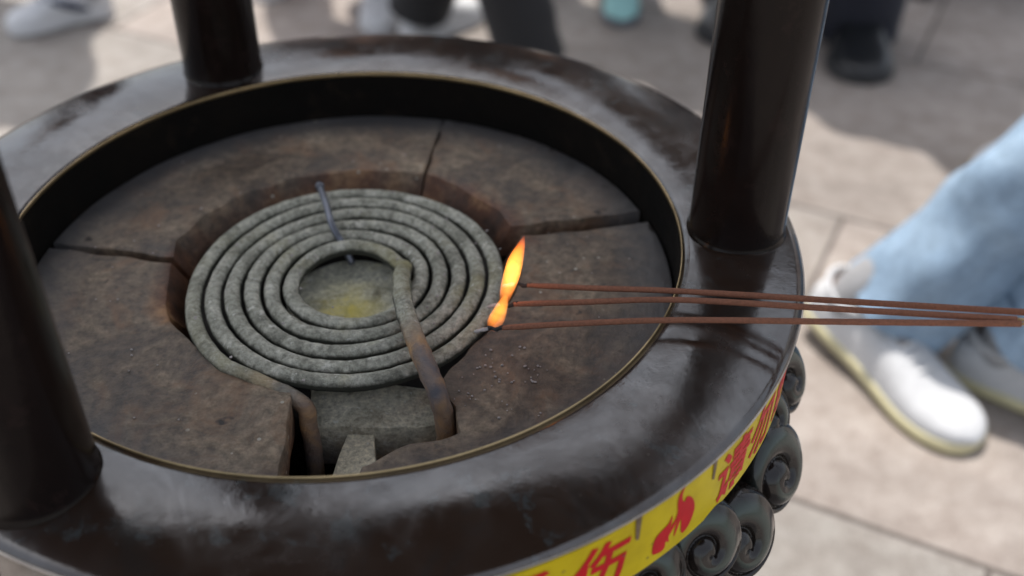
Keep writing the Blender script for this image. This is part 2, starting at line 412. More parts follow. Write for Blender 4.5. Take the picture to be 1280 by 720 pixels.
def fill_outline(polys, name, phic, zc, mat, parent, r, sub=True):
    """polys in local units (x right, y up); wraps them on the skirt"""
    cu = bpy.data.curves.new(name, 'CURVE'); cu.dimensions = '2D'; cu.fill_mode = 'BOTH'
    for pts in polys:
        s = cu.splines.new('POLY'); s.points.add(len(pts)-1); s.use_cyclic_u = True
        for i, (x, y) in enumerate(pts): s.points[i].co = (x, y, 0, 1)
    return wrap_curve(cu, name, phic, zc, mat, parent, r)
def wrap_curve(cu, name, phic, zc, mat, parent, r, shear=0.0, sx=1.0, sy=1.0, cx=0, cy=0):
    t = bpy.data.objects.new('tmp', cu); C.objects.link(t)
    bpy.context.view_layer.update()
    dg = bpy.context.evaluated_depsgraph_get()
    me = bpy.data.meshes.new_from_object(t.evaluated_get(dg))
    bpy.data.objects.remove(t)
    bm = bmesh.new(); bm.from_mesh(me)
    bmesh.ops.remove_doubles(bm, verts=bm.verts, dist=1e-5)
    for k in range(-30, 31):      # slice vertically so that it bends with the skirt
        bmesh.ops.bisect_plane(bm, geom=list(bm.verts)+list(bm.edges)+list(bm.faces), plane_co=(k*.015/sx+cx, 0, 0), plane_no=(1, 0, 0))
    V = []
    bm.verts.index_update()
    for v in bm.verts:
        x = (v.co.x-cx)*sx; y = (v.co.y-cy)*sy; x += shear*y
        V.append(cylpt(math.radians(phic)+x/r, zc+y, r))
    F = [tuple(v.index for v in f.verts) for f in bm.faces]
    bm.free(); bpy.data.meshes.remove(me)
    return mesh(name, V, F, mat, parent, smooth=False)
def glyph(ch, phic, zc, size=.125, bold=.022):
    cu = bpy.data.curves.new('g', 'FONT'); cu.body = ch; cu.size = 1.0; cu.offset = bold
    cu.align_x = 'CENTER'; cu.align_y = 'CENTER'
    cu.resolution_u = 3
    t = bpy.data.objects.new('tmp', cu); C.objects.link(t); bpy.context.view_layer.update()
    bb = [Vector(b) for b in t.bound_box]; mn = Vector((min(b.x for b in bb), min(b.y for b in bb))); mx = Vector((max(b.x for b in bb), max(b.y for b in bb)))
    C.objects.unlink(t); bpy.data.objects.remove(t)
    w, h = mx.x-mn.x, mx.y-mn.y
    return wrap_curve(cu, 'printed_character', phic, zc, M['red'], tape, LR+.0012, shear=.12, sx=size/h*.95, sy=size/h, cx=(mn.x+mx.x)/2, cy=(mn.y+mx.y)/2)
ZC = -.1085
for ch, a in (('小', -84.0), ('心', -76.5), ('烫', -67.0), ('伤', -58.4), ('请', -37.9), ('勿', -30.6), ('触', -22.5)):
    g = glyph(ch, a, ZC)
FL_old = [(-.62, -1.0), (-.30, -.96), (-.02, -.78), (.10, -.62), (.20, -.44), (.16, -.22), (.30, -.36), (.42, -.52), (.56, -.40), (.78, -.16), (.88, .12), (.80, .38), (.62, .52), (.36, .56), (.16, .50), (.04, .62), (-.02, .86), (.10, 1.12), (-.12, .94), (-.26, .66), (-.22, .34), (-.12, .12), (-.30, .0), (-.42, -.24), (-.46, -.02), (-.40, .14), (-.70, -.18), (-.94, -.52), (-.90, -.82)]
FL = [(850, 580), (843, 530), (862, 480), (900, 440), (935, 405), (952, 365), (956, 400), (944, 432), (975, 392), (988, 345), (978, 300), (985, 255), (1018, 208), (1006, 250), (1014, 282), (1030, 288), (1040, 263), (1075, 262), (1105, 285), (1117, 320), (1108, 370), (1085, 420), (1050, 456), (1032, 440), (1021, 380), (1002, 436), (984, 478), (986, 430), (1000, 380), (968, 440), (946, 475), (952, 505), (930, 505), (925, 540), (895, 566)]
FL = [((x-985)/2570, (395-.63*(x-985)-y)/2000) for x, y in FL]
HOLE = [(.02, -.50), (-.08, -.30), (.02, .02), (.12, -.06), (.06, -.28)]
def smooth2(p, n=4):
    q = p+[p[0], p[1], p[2]]; out = []
    c = catmull([(x, y, 0) for x, y in [p[-1]]+p+[p[0]]], n)
    return [(v[0], v[1]) for v in c[n:-n]]
for a in (-48.3, -4.0, -93.0):
    fill_outline([smooth2(FL, 3)], 'printed_flame', a, ZC-.002, M['red'], tape, LR+.0012)
for a, z, w, h in ((-54.0, -.055, .007, .032), (-42.6, -.05, .006, .03), (-70, -.06, .006, .02)):
    pts = [(-w, h), (w, h), (w*.9, 0), (w*.75, -h), (-w*.3, -h*.9), (-w*.7, 0)]
    fill_outline([pts], 'tape_residue', a, z, M['stain'], tape, LR+.0019)
for i in range(14):
    a = random.uniform(-90, -30); z = random.uniform(-.17, -.05); w = random.uniform(.0015, .004); h = random.uniform(.001, .0022); t = random.uniform(-.5, .9)
    fill_outline([[(w*math.cos(q)*math.cos(t)-h*math.sin(q)*math.sin(t), w*math.cos(q)*math.sin(t)+h*math.sin(q)*math.cos(t)) for q in [k*PI/4 for k in range(8)]]], 'tape_scuff', a, z, M['stain'], tape, LR+.0019)

# ------------------------------------------------------------------ slabs inside the furnace
ZS = -.130; TH = .078
def slab(name, outline, label, cat='stone slab', group=None, top=ZS, thick=TH, mat=None, rough=.006, seed=0, tilt=(0, 0)):
    """outline: list of (x, y) in ring radii; gets subdivided, roughened and rounded edges."""
    mat = mat or M['slab']
    P = []
    for i, a in enumerate(outline):
        b = outline[(i+1) % len(outline)]; d = math.hypot(b[0]-a[0], b[1]-a[1]); n = max(1, int(d/.02))
        for k in range(n): P.append((a[0]+(b[0]-a[0])*k/n, a[1]+(b[1]-a[1])*k/n))
    Q = []
    for x, y in P:
        r = math.hypot(x, y)
        jx = rough*noise.noise(Vector((x*14, y*14, seed))); jy = rough*noise.noise(Vector((x*14, y*14, seed+9)))
        if r > .70: jx = jy = 0
        Q.append((x+jx*1.6, y+jy*1.6))
    cx = sum(q[0] for q in Q)/len(Q); cy = sum(q[1] for q in Q)/len(Q)
    bm = bmesh.new()
    vs = [bm.verts.new((x, y, 0)) for x, y in Q]; f = bm.faces.new(vs)
    if f.normal.z < 0: f.normal_flip()
    bm.normal_update()
    ex = bmesh.ops.extrude_face_region(bm, geom=[f])
    newv = [v for v in ex['geom'] if isinstance(v, bmesh.types.BMVert)]
    topf = [g for g in ex['geom'] if isinstance(g, bmesh.types.BMFace)]
    for v in newv: v.co.z = 0
    for v in vs: v.co.z = -thick
    if f.is_valid: pass
    bmesh.ops.recalc_face_normals(bm, faces=bm.faces)
    te = [e for e in bm.edges if all(abs(v.co.z) < 1e-6 for v in e.verts)]
    bmesh.ops.bevel(bm, geom=te, offset=.0045, segments=2, affect='EDGES', profile=.5)
    # cut the top into a grid for gentle unevenness
    big = [e for e in bm.edges]
    for k in range(-16, 17):
        for no, cc in (((1, 0, 0), (k*.05, 0, 0)), ((0, 1, 0), (0, k*.05, 0))):
            bmesh.ops.bisect_plane(bm, geom=list(bm.verts)+list(bm.edges)+list(bm.faces), plane_co=cc, plane_no=no)
    for v in bm.verts:
        if v.co.z > -.01: v.co.z += .0022*noise.noise(Vector((v.co.x*6, v.co.y*6, seed)))+tilt[0]*(v.co.x-cx)+tilt[1]*(v.co.y-cy)
        else:
            s = .004*noise.noise(Vector((v.co.x*20, v.co.y*20, v.co.z*30)))
            v.co.x += s; v.co.y += s
    bm.verts.index_update()
    VV = [(v.co.x, v.co.y, v.co.z) for v in bm.verts]; FF = [tuple(v.index for v in f.verts) for f in bm.faces]; bm.free()
    rim = [max(0, min(.85, (math.hypot(x, y)-.60)/.13)) for x, y, z in VV]
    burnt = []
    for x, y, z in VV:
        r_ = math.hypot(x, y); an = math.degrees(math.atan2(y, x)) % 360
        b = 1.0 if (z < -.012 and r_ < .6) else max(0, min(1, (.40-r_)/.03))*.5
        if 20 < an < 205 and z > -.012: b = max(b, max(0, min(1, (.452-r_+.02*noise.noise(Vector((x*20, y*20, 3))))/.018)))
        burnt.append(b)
    if 'fire' in name:
        VV = [((x*(1+z*1.5), y*(1+z*1.5), z) if (math.hypot(x, y) < .5 and y > -.16 and z < -.006) else (x, y, z)) for x, y, z in VV]
    o = mesh(name, [W(x, y, z+top) for x, y, z in VV], FF, mat, None, loc=W(cx, cy, top-thick), attrs={'rim': rim, 'burnt': burnt, 'bare': [(1.0 if (cat == 'brick' and 'wide' in label and z < -.028) else 0) for x, y, z in VV], 'sulphur': [max(0, min(1, 1.25-math.hypot(x+.01, y+.075)/.085)) if cat == 'ash plate' else 0 for x, y, z in VV]}, sharp=30)
    tag(o, label, cat, group); return o
def arc(a, b, r=.7335):
    n = max(2, int(abs(b-a)/2)); return [(r*math.cos(math.radians(a+(b-a)*i/n)), r*math.sin(math.radians(a+(b-a)*i/n))) for i in range(n+1)]
g4 = 'sooty fire slabs ringing the heating coil'
gp = .4
slab('fire_slab', [(-.424, .056), (-.431, .124), (-.393, .233), (-.321, .317), (-.193, .405), (-.073, .434), (.073, .443), (.136, .428)] + arc(76.6, 171.2),
     'sooty brown slab at the back left, between the long left seam and the short seam at the back', group=g4, seed=1)
slab('fire_slab', [(.142, .426), (.222, .372), (.327, .263), (.366, .192)] + arc(21.0, 76.2),
     'sooty grey slab at the back right, between the short back seam and the wide dark seam on the right', group=g4, seed=2, tilt=(.006, .004))
slab('fire_slab', [(.386, .150), (.388, .038), (.378, -.07), (.335, -.17), (.290, -.245), (.237, -.325), (.222, -.371), (.262, -.438), (.268, -.500), (.232, -.520), (.175, -.540), (.120, -.567), (.086, -.592), (.082, -.63), (.084, -.728)] + arc(-83.0, 17.2),
     'dark slab at the front right under the burning incense, with a chipped narrow tongue at its left end', group=g4, seed=3)
slab('fire_slab', [(-.072, -.397), (-.095, -.378), (-.190, -.339), (-.308, -.252), (-.376, -.174), (-.402, -.119), (-.421, .013), (-.424, .038)] + arc(172.8, 264.9, .7335) + [(-.062, -.612)],
     'broad rusty brown slab at the front left, ending beside the down-turned coil pipe', group=g4, seed=4)

# ash bed disc under the coil and pale bricks under it
def disc_pts(r, n, a0=0, a1=360): return [(r*math.cos(math.radians(a0+(a1-a0)*i/n)), r*math.sin(math.radians(a0+(a1-a0)*i/n))-.01) for i in range(n)]
bedpts = [(x, y-.02) for x, y in disc_pts(.15, 60)]
slab('ash_plate', bedpts, 'round pale pad crusted with white and yellow ash in the middle of the coil', 'ash plate', top=-.182, thick=.03, mat=M['ash'], rough=.004, seed=6)
slab('support_brick', [(-.06, -.30), (.235, -.30), (.228, -.412), (.17, -.420), (.09, -.412), (.02, -.422), (-.03, -.412)], 'wide greyish brick under the front edge of the coil', 'brick', top=-.205, thick=.11, mat=M['brick'], rough=.012, seed=7, tilt=(0, .02))
slab('support_brick', [(.030, -.418), (.088, -.414), (.118, -.60), (.008, -.60)], 'small pale beige brick standing in the dark front gap', 'brick', top=-.225, thick=.36, mat=M['brick2'], rough=.002, seed=8)
slab('base_plate', disc_pts(.385, 50), 'dark round plate under the coil turns', 'base plate', top=-.214, thick=.05, mat=M['soot'], rough=.004, seed=11)
slab('floor_brick', [(-.28, .22), (.28, .22), (.30, -.20), (.26, -.29), (-.26, -.29), (-.30, -.2)], 'dark brick block carrying the round plate', 'brick', top=-.266, thick=.33, mat=M['soot'], rough=.01, seed=11)

# ------------------------------------------------------------------ heating coil
cz = -.131; rt_ = .0182
path = []
cx0, cy0 = .004, -.034
start = math.radians(-106); turns = 5.61
N = 520
# outer end dives down through the front gap
down = [(-.040, -.445, -.46), (-.038, -.448, -.36), (-.036, -.444, -.26), (-.042, -.428, -.19), (-.062, -.402, -.150)]
sp = []
for i in range(N+1):
    t = i/N; a = start - t*turns*2*PI
    r = .358-(.358-.118)*t
    sp.append((cx0+r*math.cos(a)*1.0, cy0+r*math.sin(a)*1.055, cz+.003*math.sin(a*3+t*9)))
rise = [(.121, .00, -.118), (.1205, -.04, -.100), (.124, -.09, -.086), (.138, -.187, -.078), (.168, -.290, -.076), (.200, -.375, -.085), (.224, -.425, -.115), (.236, -.442, -.17), (.238, -.446, -.26), (.238, -.446, -.40)]
ea = math.degrees(math.atan2(sp[-1][1]-cy0, sp[-1][0]-cx0))
ctrl = catmull(down+[sp[6]], 8)[:-1]
tail = catmull([sp[-14], sp[-1]]+rise, 8)[9:]
full = [tuple(c) for c in ctrl]+sp[6:]+[tuple(c) for c in tail]
nA, nB = len(ctrl), len(sp)-6
bare = []
for i, pnt in enumerate(full):
    if i < nA: bare.append(max(0, min(1, (nA-i)/10)))
    elif i >= nA+nB+1:
        j = i-(nA+nB); bare.append(max(0, min(1, (j-34)/8)))
    else: bare.append(0)
coil = thing('heating_coil', 'ash crusted spiral heating pipe of six turns with one end bent out over the front', 'heating coil', W(cx0, cy0, cz))
seg = 16
rads = [rt_*U*(1.0 if i < nA+nB else min(1.15, 1+.006*(i-nA-nB))) for i in range(len(full))]
sul = [max(max(0, 1-abs(i-(nA+nB+6))/26)*.8, (.55*max(0, math.sin(i*.045+.5))**2 if i < nA+95 else 0)) for i in range(len(full))]
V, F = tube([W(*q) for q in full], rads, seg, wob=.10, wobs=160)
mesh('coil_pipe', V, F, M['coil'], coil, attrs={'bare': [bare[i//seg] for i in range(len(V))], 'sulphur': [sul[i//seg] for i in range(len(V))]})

rod = [W(-.108, .279, -.078), W(-.082, .205, -.083), W(-.061, .138, -.092), W(-.035, .105, -.125), W(-.012, .085, -.168)]
V, F = tube([Vector(c) for c in catmull(rod, 6)], .0085*U, 10)
V2, F2 = tube([rod[0]+Vector((-.0006, .003, .0005)), rod[0]+Vector((.0004, -.002, -.0003))], .0108*U, 12)
V, F = join((V, F), (V2, F2))
o = mesh('probe_rod', V, F, M['rod'], None, loc=W(-.012, .085, -.168)); tag(o, 'thin grey metal rod lying across the back turns of the coil', 'metal rod')

# loose ash crumbs (each a small irregular lump) merged as uncountable ash stuff
V = []; F = []
def crumb(x, y, z, s):
    global V, F
    bm = bmesh.new(); bmesh.ops.create_icosphere(bm, subdivisions=1, radius=s)
    for v in bm.verts: v.co *= 1+.5*noise.noise(v.co/s*1.7+Vector((x*50, y*50, 0)))
    o = len(V); bm.verts.index_update(); c = W(x, y, z)
    V += [v.co*U*Vector((1, 1, .6)).x + c if False else Vector((v.co.x*U, v.co.y*U, v.co.z*U*.6))+c for v in bm.verts]
    F += [tuple(v.index+o for v in f.verts) for f in bm.faces]; bm.free()
rs = random.Random(5)
for i in range(150):
    if i < 60:      # crumbs scattered on the slab beside the incense tips
        x = rs.gauss(.34, .05); y = rs.gauss(-.33, .06)
        if math.hypot(x-cx0, y-cy0) < .39: continue
        crumb(x, y, ZS+.002, rs.uniform(.0012, .0034))
    elif i < 110:
        a = rs.uniform(0, 2*PI); r = rs.uniform(.45, .70); x, y = r*math.cos(a), r*math.sin(a)
        if -.1 < x < .28 and y < -.3: continue
        crumb(x, y, ZS+.002, rs.uniform(.001, .003))
    else:
        a = rs.uniform(0, 2*PI); r = .352-rs.randrange(6)*.047; crumb(cx0+r*math.cos(a), cy0+r*math.sin(a), cz+rt_+.001, rs.uniform(.002, .0045))
o = mesh('ash_crumbs', V, F, M['whiteash'], None, loc=W(0, 0, ZS), kind=None) if False else mesh('ash_crumbs', V, F, M['whiteash'], None, loc=W(0, 0, ZS))
tag(o, 'pale crumbs of incense ash scattered over slabs and coil', 'ash', kind='stuff')

# ------------------------------------------------------------------ incense sticks and flames
def stick(tip, mid, end, label, seed, burn, endt):
    tip, mid, end = (np.array(v) for v in (tip, mid, end))
    t = thing('incense_stick', label, 'incense stick', W(*tip), 'burning incense sticks')
    far = end+(end-mid)*.55
    P = catmull([tip, tip+(mid-tip)*.5+np.array([0, .003*(seed-1), .001]), mid, mid+(end-mid)*.5, end], 14)
    L = [0]
    for a, b in zip(P[:-1], P[1:]): L.append(L[-1]+np.linalg.norm(b-a))
    def at(s):
        s = max(0, min(L[-1], s))
        for i in range(len(L)-1):
            if L[i+1] >= s: return P[i]+(P[i+1]-P[i])*((s-L[i])/(L[i+1]-L[i]+1e-9))
        return P[-1]
    T = L[-1]
    r = .0061*U
    body = [W(*at(burn+(T-burn)*i/70)) for i in range(71)]
    V, F = tube(body, [r*(.8+.2*min(1, i/3)) for i in range(71)], 12, wob=.05, wobs=300); mesh('incense_body', V, F, M['incense'], t)
    ch = [at(.028+(burn-.02)*i/10) for i in range(11)]
    V, F = tube([W(*(c+np.array([0, .002*math.sin(i*.9), .0018*math.sin(i*.7+seed)]))) for i, c in enumerate(ch)], [r*(.82-.2*abs(math.sin(i*1.3))) for i in range(11)], 10, wob=.3, wobs=500); mesh('charred_tip', V, F, M['char'], t)
    ash = [at(.03*i/5)+np.array([0, 0, -.006+.0015*i]) for i in range(6)]
    V, F = tube([W(*c) for c in ash], [r*q*.8 for q in (.4, .9, .7, .95, .8, .7)], 10, wob=.4, wobs=450); mesh('ash_tip', V, F, M['whiteash'], t)
    e2 = end+(end-at(T-.1))/np.linalg.norm(end-at(T-.1))*endt
    V, F = tube([W(*(end-(e2-end)*.1)), W(*e2)], .0032*U, 8); mesh('bamboo_core', V, F, M['bamboo'], t)
    return t
stick((.347, -.150, -.043), (.707, -.264, .03), (1.335, -.463, .141), 'reddish brown incense stick, uppermost of the three, its tip in the tall flame', 0, .058, .7)
stick((.316, -.222, -.043), (.703, -.292, .03), (1.278, -.478, .139), 'reddish brown incense stick, the middle one of the three, with a curled ashy tip', 1, .058, .75)
stick((.292, -.302, -.043), (.696, -.355, .03), (1.282, -.489, .138), 'reddish brown incense stick, lowest of the three, with a glowing grey tip', 2, .058, .75)

def flame(name, path, radii, label, mat='flame'):
    P = catmull([np.array(p) for p in path], 8); n = len(P)
    R = np.interp(np.linspace(0, 1, n), np.linspace(0, 1, len(radii)), radii)
    sg = 20; V, F = tube([W(*p) for p in P], [x*U for x in R], sg, wob=.12, wobs=60, cap=True)
    o = mesh(name, V, F, M[mat], None, loc=W(*path[0]), attrs={'height': [(i//sg)/(n-1) for i in range(len(V))]})
    return tag(o, label, 'flame')
flame('flame', [(.350, -.224, -.040), (.357, -.216, -.01), (.366, -.212, .025), (.374, -.205, .060), (.384, -.200, .090), (.392, -.196, .116)], [.009, .013, .0160, .0175, .0165, .0130, .008, .001],
      'tall orange and yellow flame rising past the two upper incense sticks')
flame('flame', [(.326, -.300, -.046), (.333, -.290, -.034), (.341, -.278, -.022), (.349, -.262, -.010), (.356, -.246, .002)], [.009, .015, .016, .014, .011, .004],
      'small orange flame between the tips of the middle and lowest incense sticks', 'flame_low')

# ------------------------------------------------------------------ ground
V = [(-200, -200, 0), (200, -200, 0), (200, 200, 0), (-200, 200, 0)]
o = mesh('pavement', V, [(0, 1, 2, 3)], M['ground'], None, smooth=False); tag(o, 'pinkish grey granite paving slabs', 'pavement', kind='structure')
if o.data.polygons[0].normal.z < 0: o.data.flip_normals()

# ------------------------------------------------------------------ people
def ring_pts(c, ax, ay, rx, ry, n, nzamp=0, nzs=8, seed=0, sq=2.0):
    out = []
    for i in range(n):
        a = 2*PI*i/n; ca, sa = math.cos(a), math.sin(a)
        k = (abs(ca)**sq+abs(sa)**sq)**(-1/sq)
        p = c+ax*(rx*ca*k)+ay*(ry*sa*k)
        if nzamp: p = p+(ax*ca+ay*sa)*nzamp*noise.noise(Vector((p.x*nzs, p.y*nzs, p.z*nzs*1.8+seed)))
        out.append(p)
    return out
def loft(rings, cap0=True, cap1=True):
    V = []; F = []; n = len(rings[0])
    for r in rings: V += r
    for i in range(len(rings)-1):
        for s in range(n): F.append((i*n+s, i*n+(s+1) % n, (i+1)*n+(s+1) % n, (i+1)*n+s))
    if cap0: F.append(tuple(range(n))[::-1])
    if cap1: F.append(tuple((len(rings)-1)*n+s for s in range(n)))
    return V, F
def limb(pts, radii, n=20, steps=7, amp=0, nzs=8, seed=0, flat=1.0, cap0=True, cap1=True, side=None, _x=0):
    P = catmull([tuple(p) for p in pts], steps); m = len(P)
    R = np.interp(np.linspace(0, len(radii)-1, m), range(len(radii)), radii)
    rings = []
    sd = side or Vector((1, 0, 0))
    for i in range(m):
        T = (Vector(P[min(i+1, m-1)])-Vector(P[max(i-1, 0)])).normalized()
        ax = (sd-T*sd.dot(T)).normalized(); ay = T.cross(ax)
        rg_ = ring_pts(Vector(P[i]), ax, ay, R[i], R[i]*flat, n, amp, nzs, seed)
        if amp > .008:
            c_ = Vector(P[i]); f_ = i/max(1, m-1)
            for q_ in range(n):
                a_ = 2*PI*q_/n; d_ = rg_[q_]-c_
                k_ = .08*math.sin(a_*3+f_*5+seed)+.06*math.sin(a_*5-f_*9)+.05*math.sin(f_*34+2*math.sin(a_+seed))*max(0, math.sin((f_-.3)*PI*1.3))
                rg_[q_] = c_+d_*(1+k_)
        rings.append(rg_)
    return loft(rings, cap0, cap1)

def fabric(name, col, sheen=.3, var=.12, scale=14): return m_simple(name, col, .85, var, scale, bmp=.35, sheen=sheen, bd=.004)
def m_denim():
    m, nt, p = nmat('light_blue_denim'); L = nt.links.new
    n1 = nz(nt, 9, 6, .6, .6); n2 = nz(nt, 45, 5, .7)
    c = ramp(nt, [(.30, (0.21, 0.30, 0.41)), (.5, (0.25, 0.35, 0.47)), (.68, (0.29, 0.39, 0.50))], n1.outputs[0])
    g = ramp(nt, [(.35, g3(.82)), (.65, g3(1.12))], n2.outputs[0])
    L(mixc(nt, 1.0, c.outputs[0], g.outputs[0], 'MULTIPLY'), p.inputs['Base Color']); p.inputs['Roughness'].default_value = .9
    bump(nt, p, n1.outputs[0], .4, .006); return m
M['denim'] = m_denim()
M['skin'] = m_simple('skin', (0.55, 0.33, 0.23), .55, .08, 30)
M['hair'] = m_simple('black_hair', (0.02, 0.016, 0.014), .45, .3, 90)
M['black_cloth'] = fabric('black_cloth', (0.012, 0.012, 0.014), .1)
M['navy_cloth'] = fabric('dark_navy_cloth', (0.012, 0.014, 0.026), .1)
M['grey_cloth'] = fabric('grey_cloth', (0.16, 0.16, 0.17))
M['pale_cloth'] = fabric('pale_cloth', (0.66, 0.58, 0.56))
M['white_cloth'] = fabric('white_cloth', (0.72, 0.72, 0.72))
M['red_cloth'] = fabric('red_cloth', (0.40, 0.05, 0.05))
M['teal_cloth'] = fabric('teal_cloth', (0.10, 0.30, 0.30))
M['white_shoe'] = m_simple('white_canvas', (0.55, 0.555, 0.57), .85, .06, 50)
M['cream_sole'] = m_simple('cream_rubber', (0.60, 0.55, 0.34), .6, .10, 30)
M['white_sole'] = m_simple('white_rubber', (0.55, 0.55, 0.56), .6, .1, 30)
M['dark_sole'] = m_simple('dark_rubber', (0.04, 0.04, 0.042), .6, .2, 30)
M['grey_sole'] = m_simple('grey_rubber', (0.18, 0.19, 0.22), .6, .1, 30)
M['black_leather'] = m_simple('black_leather', (0.012, 0.013, 0.015), .35, .2, 40)
M['teal_shoe'] = m_simple('teal_mesh', (0.32, 0.60, 0.60), .7, .1, 60)
M['navy_shoe'] = m_simple('navy_suede', (0.022, 0.030, 0.065), .8, .2, 40)
M['sock'] = m_simple('grey_sock', (0.30, 0.30, 0.31), .9, .1, 60)
M['tongue'] = m_simple('shadow_grey_tongue', (0.26, 0.24, 0.23), .9, .15, 60)  # tongue grey also paints in the shadow over the instep
M['inside'] = m_simple('shoe_lining', (0.22, 0.15, 0.12), .9, .1, 40)
M['lace'] = m_simple('lace', (0.72, 0.72, 0.72), .8, .1, 90)
M['red_mark'] = m_simple('red_mark', (0.55, 0.03, 0.06), .6, .1, 90)

def make_shoe(person, heel, yaw, L, upper, sole, lace='lace', lift=0.0, pitch=0.0, name='shoe', wide=1.0, patch=None, label=None):
    """heel: world point on the ground at the back of the shoe; yaw: pointing direction"""
    f = Vector((math.cos(yaw), math.sin(yaw), 0)); s = Vector((-math.sin(yaw), math.cos(yaw), 0)); z = Vector((0, 0, 1))
    def X(t, w, h):
        v = f*(t*L)+s*w+z*h
        if pitch:   # heel raised, pivot at the ball of the foot
            p0 = f*(.72*L); d = v-p0
            a = d.dot(f); b = d.z
            if a < 0:
                v = p0+f*(a*math.cos(pitch)+b*math.sin(pitch))+s*w+z*(b*math.cos(pitch)-a*math.sin(pitch))
        return heel+v+z*lift
    ts = [0, .02, .07, .16, .28, .40, .52, .64, .76, .86, .93, .975, 1.0]
    ws = [.012, .024, .031, .034, .0335, .0335, .037, .043, .0455, .042, .034, .022, .006]
    ws = [w*wide*L/.27 for w in ws]
    top = [.050, .068, .076, .080, .084, .088, .080, .066, .055, .049, .043, .036, .026]
    # sole
    n = len(ts); V = []; F = []
    rings = []
    for t, w in zip(ts, ws):
        w2 = w+.0035
        rings.append([X(t, -w2, .001), X(t, -w2-.001, .008), X(t, -w2, .021), X(t, -w2+.004, .024), X(t, 0, .0245), X(t, w2-.004, .024), X(t, w2, .021), X(t, w2+.001, .008), X(t, w2, .001), X(t, 0, .0)])
    Vs, Fs = loft(rings)
    # upper
    rings = []
    for t, w, h in zip(ts, ws, top):
        row = []
        for k in range(15):
            a = PI*k/14; ca, sa = math.cos(a), math.sin(a)
            row.append(X(t, w*abs(ca)**.62*(1 if ca > 0 else -1)*1.0, .020+(h-.020)*sa**.8))
        rings.append(row)
    Vu = []; Fu = []
    for r in rings: Vu += r
    m = 15
    for i in range(len(rings)-1):
        for k in range(m-1): Fu.append((i*m+k, i*m+k+1, (i+1)*m+k+1, (i+1)*m+k))
    Fu.append(tuple(range(m))[::-1]); Fu.append(tuple((len(rings)-1)*m+k for k in range(m)))
    sh = mesh(name, Vu, Fu, upper, person)
    sub = sh.modifiers.new('s', 'SUBSURF'); sub.levels = 2; sub.render_levels = 2
    if label: sh['label'] = label
    so = mesh('sole', Vs, Fs, sole, sh); sub = so.modifiers.new('s', 'SUBSURF'); sub.levels = 1; sub.render_levels = 1
    # collar: padded ring round the ankle, and tongue
    col = []
    for k in range(24):
        a = 2*PI*k/24; t = .20+.155*math.cos(a); w = .031*wide*L/.27*math.sin(a)
        h = .079+.012*max(0, -math.cos(a))+.010*max(0, math.cos(a))
        col.append(X(t, w, h))
    Vc = []; Fc = []; 
    ctr = sum(col, Vector())/24
    for k in range(24):
        c = col[k]; T = (col[(k+1) % 24]-col[k-1]).normalized(); N = (c-ctr); N = (N-T*N.dot(T)).normalized(); B = T.cross(N)
        for q in range(8): Vc.append(c+(N*math.cos(q*PI/4)+B*math.sin(q*PI/4))*.0052)
    for k in range(24):
        for q in range(8): Fc.append((k*8+q, k*8+(q+1) % 8, ((k+1) % 24)*8+(q+1) % 8, ((k+1) % 24)*8+q))
    mesh('collar', Vc, Fc, upper, sh)
    mesh('lining', [X(.20+.150*math.cos(2*PI*k/24), .030*math.sin(2*PI*k/24)*L/.27, .083) for k in range(24)], [tuple(range(24))], M['inside'], sh, smooth=False)
    if lace:
        parts = []
        for k in range(5):
            t = .40+.058*k; w = .021; h = np.interp(t, ts, top)+.0025
            parts.append(tube([X(t, -w, h-.012), X(t+.01, -w*.5, h-.001), X(t+.014, 0, h+.001), X(t+.01, w*.5, h-.001), X(t, w, h-.012)], .0024, 6))
        V, F = join(*parts); mesh('laces', V, F, M[lace], sh)
    if lace:
        tt = [.33, .37, .42, .47, .52]; VT = []; 
        for t in tt:
            for k in range(7):
                w = (-1+k/3)*.021*wide*(1.1-.5*(t-.33)/.19); h = np.interp(t, ts, top)+.0035-.006*((k-3)/3)**2
                VT.append(X(t, w, h))
        mesh('tongue', VT, [(i*7+k, i*7+k+1, (i+1)*7+k+1, (i+1)*7+k) for i in range(4) for k in range(6)], M['tongue'], sh)
    if patch:
        for sg in (-1, 1):
            V, F = tube([X(.25+.11*q, sg*.0365*wide*L/.27*(1-.04*q), .034+.012*q) for q in range(4)], [.004, .010, .009, .004], 8)
            mesh('side_mark', V, F, M[patch], sh)
    return X(.20, 0, .085)

